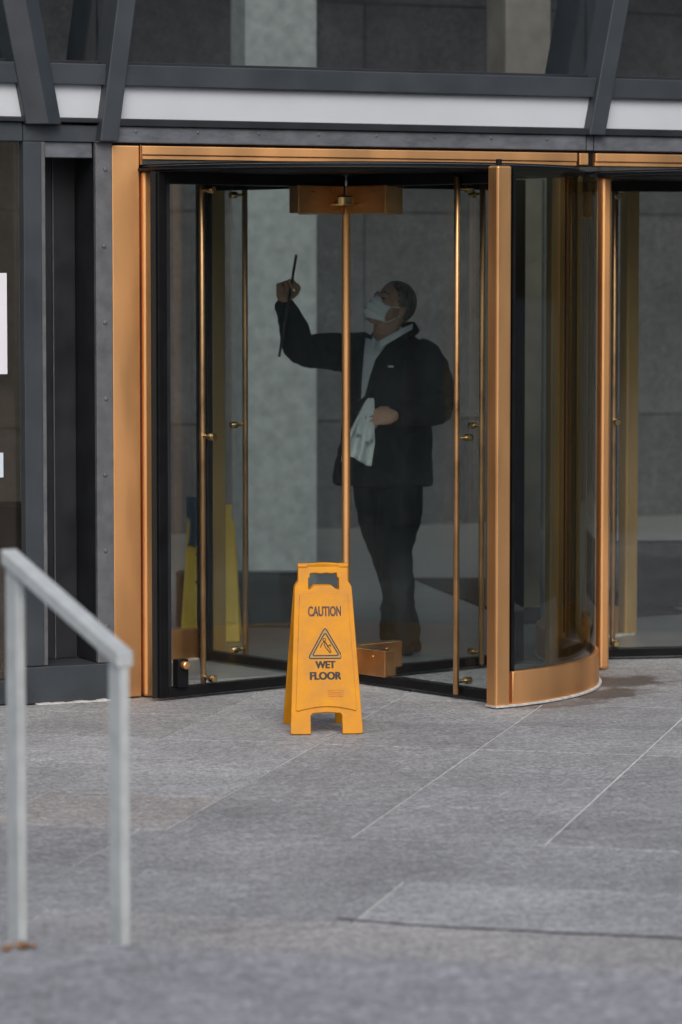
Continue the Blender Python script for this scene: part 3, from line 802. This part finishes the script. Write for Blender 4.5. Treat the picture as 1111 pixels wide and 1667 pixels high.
hand(HRP, Vector((-.10, -.12, 1)), Vector((.45, -.89, 0)), Vector((.9, .45, 0)), (62, 62, 40), ((.018, .022, .016), (.020, .002, .022), (.016, -.010, .012)))
HLP = Vector((-.062, -.320, 1.086))
limb(body, [LW, HLP + Vector((.03, .012, 0))], [.028, .026])
hand(HLP, Vector((-1, -.35, -.12)), Vector((-.35, .85, -.45)), Vector((0, .3, 1)), (14, 72, 60), ((.03, .012, .012), (.026, -.004, .016), (.018, -.006, .012)))
link('body', remesh(body, 'body', M['skin'], .0036, 2), man)
# eyes, brows, hair
for s_ in (-1, 1):
    e_ = MB(); e_.ball(hp_(.083, s_ * .031, -.006), .0105 * HSC, .016 * HSC, .006 * HSC, HM); e_.build('eye', M['ink'], man, True)
    e_ = MB(); e_.path([hp_(.092, s_ * .012, .018), hp_(.092, s_ * .03, .025), hp_(.078, s_ * .052, .020)], [.004, .0055, .003]); e_.build('eyebrow', M['hair'], man, True)
hb = bmesh.new(); tmp = MB(); tmp.ball((-.012, 0, .035),   .1035, .083, .1015, None, 48, 36); tme = tmp.mesh('h'); hb.from_mesh(tme)
def bald(p):
    f, s_, u = p
    lim = .070 - .0 * u if u > .07 else (.022 + .65 * max(0, u - .0) if u > 0 else .012 + u * .25)
    return f > lim or u < -.075 + max(0, f + .05) * .9
bmesh.ops.delete(hb, geom=[v for v in hb.verts if bald(v.co)], context='VERTS')
for v in hb.verts:
    k = 1 + .012 * noise.noise(v.co * 45); v.co = hp_(v.co.x * k, v.co.y * k, v.co.z * k)
hm = bpy.data.meshes.new('hair'); hb.to_mesh(hm); hb.free(); hm.materials.append(M['hair']); hm.polygons.foreach_set('use_smooth', [True] * len(hm.polygons))
ho = link('hair', hm, man); so = ho.modifiers.new('solid', 'SOLIDIFY'); so.thickness = .012; so.offset = -1
# mask
def mk(u, v):
    p, q = (u - .5) * 2, (v - .5) * 2
    s_ = .070 * p * (1 - .16 * abs(q) ** 2 * (1 - abs(p)))
    uu = -.062 + (.060 - .020 * abs(p) ** 1.6) * q - .006 * abs(p)
    f = .128 - .076 * abs(p) ** 1.75 - (.020 if q > 0 else .030) * q * q * (1 - .5 * abs(p)) + .005 * math.cos(q * 11) * (1 - abs(p) * .8)
    return hp_(f, s_, uu)
mo = sheet(mk, 24, 20).build('face_mask', M['mask'], man, True); mo.modifiers.new('solid', 'SOLIDIFY').thickness = .003
for s_ in (-1, 1):
    for q, e_ in ((1, -.004), (-1, -.045)):
        lp = MB()
        c0 = hp_(.052 - (.01 if q > 0 else .015), s_ * .069, -.068 + .040 * q); lp.path([c0, hp_(.02, s_ * .078, -.055 + .04 * q), hp_(-.012, s_ * .086, e_)], .0018, 6)
        lp.build('ear_loop', M['mask'], mo)
# jacket
jk = MB()
jk.rings([ring(.765, -.080, 0, .236, .152), ring(.80, -.078, 0, .232, .150), ring(.95, -.062, 0, .212, .142), ring(1.08, -.045, 0, .205, .138), ring(1.20, -.030, .0, .207, .135),
          ring(1.29, -.024, .0, .203, .124), ring(1.35, -.02, .0, .190, .110), ring(1.395, -.016, .0, .150, .095), ring(1.43, -.016, .0, .085, .076), ring(1.455, -.012, .005, .078, .07)])
limb(jk, [RS, (RS + RE) / 2 + Vector((0, 0, -.004)), RE, (RE + RW) / 2 + Vector((.004, 0, 0)), RW], [.088, .080, .070, .062, .047])
limb(jk, [LS + Vector((-.02, 0, .0)), LS * .5 + LE * .5 + Vector((.018, 0, 0)), LE, (LE + LW) / 2, LW + Vector((.01, 0, 0))], [.092, .078, .060, .060, .048])
limb(jk, [LS + Vector((.03, 0, -.03)), Vector((.152, -.105, 1.262))], [.068, .076])
for i in range(5):
    t = .25 + .16 * i; c = LS.lerp(LE, t); jk.path([c + Vector((-.02, -.075, .02 * (-1) ** i)), c + Vector((.035, -.072, -.012)), c + Vector((.07, -.02, .006 * (-1) ** i))], [.008, .013, .006], 8)
for i in range(4):
    t = .45 + .16 * i; c = RS.lerp(RE, t); jk.path([c + Vector((-.01, -.06, .045)), c + Vector((.004, -.078, .0)), c + Vector((.02, -.055, -.045))], [.005, .011, .006], 8)
jme = remesh(jk, 'jacket', M['jacket'], .007, 5, .013, 9)
jo = link('jacket', jme, man)
bvh = BVHTree.FromPolygons([v.co.copy() for v in jme.vertices], [tuple(p.vertices) for p in jme.polygons])
def drape(poly, off, step=.008):
    """patch of cloth lying on the jacket's front, cut to an outline given in x, z"""
    tri = tessellate_polygon([[Vector((x, z, 0)) for x, z in poly]])
    bm = bmesh.new(); vs = [bm.verts.new((x, 0, z)) for x, z in poly]
    for t in tri:
        try: bm.faces.new([vs[i] for i in t])
        except ValueError: pass
    for _ in range(4):
        ed = [e for e in bm.edges if e.calc_length() > step * 2]
        if not ed: break
        bmesh.ops.subdivide_edges(bm, edges=ed, cuts=1); bmesh.ops.triangulate(bm, faces=bm.faces)
    for v in bm.verts:
        h_, n_, i_, d_ = bvh.ray_cast(Vector((v.co.x, -1, v.co.z)), Vector((0, 1, 0)))
        v.co.y = (h_.y if h_ else -.05) - off
    me = bpy.data.meshes.new('patch'); bmesh.ops.recalc_face_normals(bm, faces=bm.faces); bm.to_mesh(me); bm.free()
    me.polygons.foreach_set('use_smooth', [True] * len(me.polygons)); return me
def P2(x, y): return ((x - 650) / 364, 1.75 + (432 - y) / 364)
def patch(name, px, off, m, th=.006):
    me = drape([P2(*p) for p in px], off); me.materials.append(M[m]); o = link(name, me, man)
    s_ = o.modifiers.new('solid', 'SOLIDIFY'); s_.thickness = th; s_.offset = 0; return o
patch('shirt', [(596, 552), (612, 556), (640, 548), (626, 566), (611, 588), (602, 618), (594, 645), (586, 652), (590, 610), (592, 580)], .004, 'shirt')
patch('shirt_collar', [(606, 560), (622, 547), (655, 532), (648, 545), (628, 556), (621, 552), (613, 566)], .014, 'shirt')
patch('lapel', [(655, 536), (668, 530), (664, 556), (640, 580), (618, 612), (604, 640), (596, 646), (604, 612), (613, 586), (630, 564)], .010, 'jacket', .009)
patch('lapel', [(596, 548), (590, 556), (582, 580), (576, 640), (588, 652), (590, 610), (593, 575)], .010, 'jacket', .009)
patch('chest_mark', [(632, 595), (640, 595), (641, 598), (632, 598)], .005, 'shirt', .002)
cl = MB(); cl.path([P_ for P_ in [(-.115, -.03, 1.43), (-.09, .06, 1.455), (.0, .085, 1.475), (.065, .03, 1.475), (.075, -.03, 1.455), (.05, -.075, 1.425)]], [.012, .015, .017, .018, .017, .010], 10)
cl.build('jacket_collar', M['jacket'], man, True)
def wing_collar(top, drop, out):
    def fn(u, v):
        n = len(top) - 1; t = min(u * n, n - 1e-6); i = int(t); p = Vector(top[i]).lerp(Vector(top[i + 1]), t - i)
        return p + Vector(out) * v * (.6 + .4 * u) + Vector((0, 0, -drop)) * v * (.75 + .5 * u)
    o = sheet(fn, 12, 4).build('shirt_collar', M['shirt'], man, True); o.modifiers.new('solid', 'SOLIDIFY').thickness = .004
wing_collar([(.062, -.045, 1.486), (.02, -.096, 1.470), (-.045, -.122, 1.438), (-.092, -.125, 1.412)], .034, (-.004, -.020, 0))
wing_collar([(-.110, -.035, 1.450), (-.116, -.08, 1.432), (-.104, -.112, 1.412)], .030, (-.012, -.012, 0))
MB().path([LW + Vector((.004, .003, 0)), LW + Vector((-.012, -.005, 0))], [.046, .044], 16).build('cuff', M['jacket'], man, True)
# trousers
tr = MB()
tr.rings([ring(.76, -.06, 0, .155, .115), ring(.86, -.058, 0, .165, .12), ring(.98, -.055, 0, .16, .115)])
limb(tr, [LH + Vector((-.01, 0, -.06)), Vector((0, -.08, .62)), LK, Vector((-.005, -.08, .28)), LA + Vector((0, 0, .0))], [.108, .096, .078, .072, .074])
limb(tr, [RH + Vector((0, 0, -.06)), Vector((-.085, .06, .62)), RK, Vector((-.005, .06, .28)), RA + Vector((0, 0, .0))], [.108, .096, .078, .070, .074])
link('trousers', remesh(tr, 'trousers', M['trousers'], .007, 5, .013, 8), man)
for A_, off in ((LA, 0), (RA, 0)):
    sb = MB(); hl = A_ - FD * .05; up = Vector((0, 0, 1)); sd_ = FD.cross(up); rg = []
    for t, hw, ht in ((-.02, .030, .055), (.0, .040, .085), (.05, .042, .095), (.11, .043, .072), (.17, .048, .055), (.22, .044, .045), (.255, .028, .032), (.265, .012, .02)):
        c = Vector((hl.x, hl.y, 0)) + FD * t
        rg.append([c + sd_ * (hw * math.cos(2 * math.pi * i / 16)) + up * (ht / 2 + ht / 2 * math.copysign(abs(math.sin(2 * math.pi * i / 16)) ** .7, math.sin(2 * math.pi * i / 16)) + .001) for i in range(16)])
    sb.rings(rg).build('shoe', M['shoe'], man, True)
# the rod and the cloth he holds
def mw(p): p = Vector(p); c, s_ = math.cos(R(-YAW)), math.sin(R(-YAW)); return Vector((PX + c * p.x - s_ * p.y, PY + s_ * p.x + c * p.y, p.z + .004))
rod = MB(); a_, b_ = Vector((-.459, -.178, 1.790)), Vector((-.535, -.190, 1.342))
rod.path([mw(a_), mw(a_ * .6 + b_ * .4), mw(b_)], .0062, 10)
o = rod.build('cleaning_rod', M['stick'], None, 40); tag(o, 'thin dark rod held in the raised hand of the person', 'rod')
def tw(u, v):
    # gathered at the fist, falling in folds
    top = Vector((-.128, -.345, 1.165)); z = 1.165 - .275 * v + .02 * math.sin(u * 5) * v
    wd = .022 + .085 * min(1, v * 1.5) ** .8
    x = -.126 - .066 * v ** .9 + (u - .5) * wd * (1 + .25 * v)
    y = -.318 - .045 * min(1, max(0, v - .3) * 2.5) - .018 * math.sin(u * 11 + v * 2) * min(1, v * 2.2) - .012 * math.sin(u * 23) * v
    return mw((x, y, z))
tb = sheet(tw, 36, 40)
def tw2(u, v):
    z = 1.150 - .155 * v + .018 * math.cos(u * 4) * v; wd = .02 + .07 * min(1, v * 1.6)
    return mw((-.128 - .030 * v + (u - .5) * wd * .8, -.326 - .05 * min(1, max(0, v - .5) * 3) - .012 * math.sin(u * 9 + 1) * v, z))
tb2 = sheet(tw2, 24, 24); tb.add(tb2.v, tb2.f)
o = tb.build('cleaning_cloth', M['towel'], None, True); o.modifiers.new('solid', 'SOLIDIFY').thickness = .005
tag(o, 'white terry cloth hanging from the lowered hand of the person', 'cloth')

# ------------------------------------------------------------------ building across the street (seen in reflections)
ob_ = empty('stone_building', (0, -48, -.2)); tag(ob_, 'pale stone office block across the street with rows of dark windows', 'building')
MB().box(-40, 40, -8, 0, 0, 8.4).build('wall', M['ivory'], ob_)
MB().box(-40.4, 40.4, -8.2, .35, 8.402, 8.9).build('cornice', M['ivory'], ob_)
wm = MB().box(-.9, .9, .0, .06, 0, 1.9).mesh('window', M['win_dark'])
for j in range(2):
    for i in range(20):
        wo = link('window', wm, ob_, (-38 + 4 * i, 0.0, 1.2 + 4 * j))

bpy.data.scenes.remove(TMP)
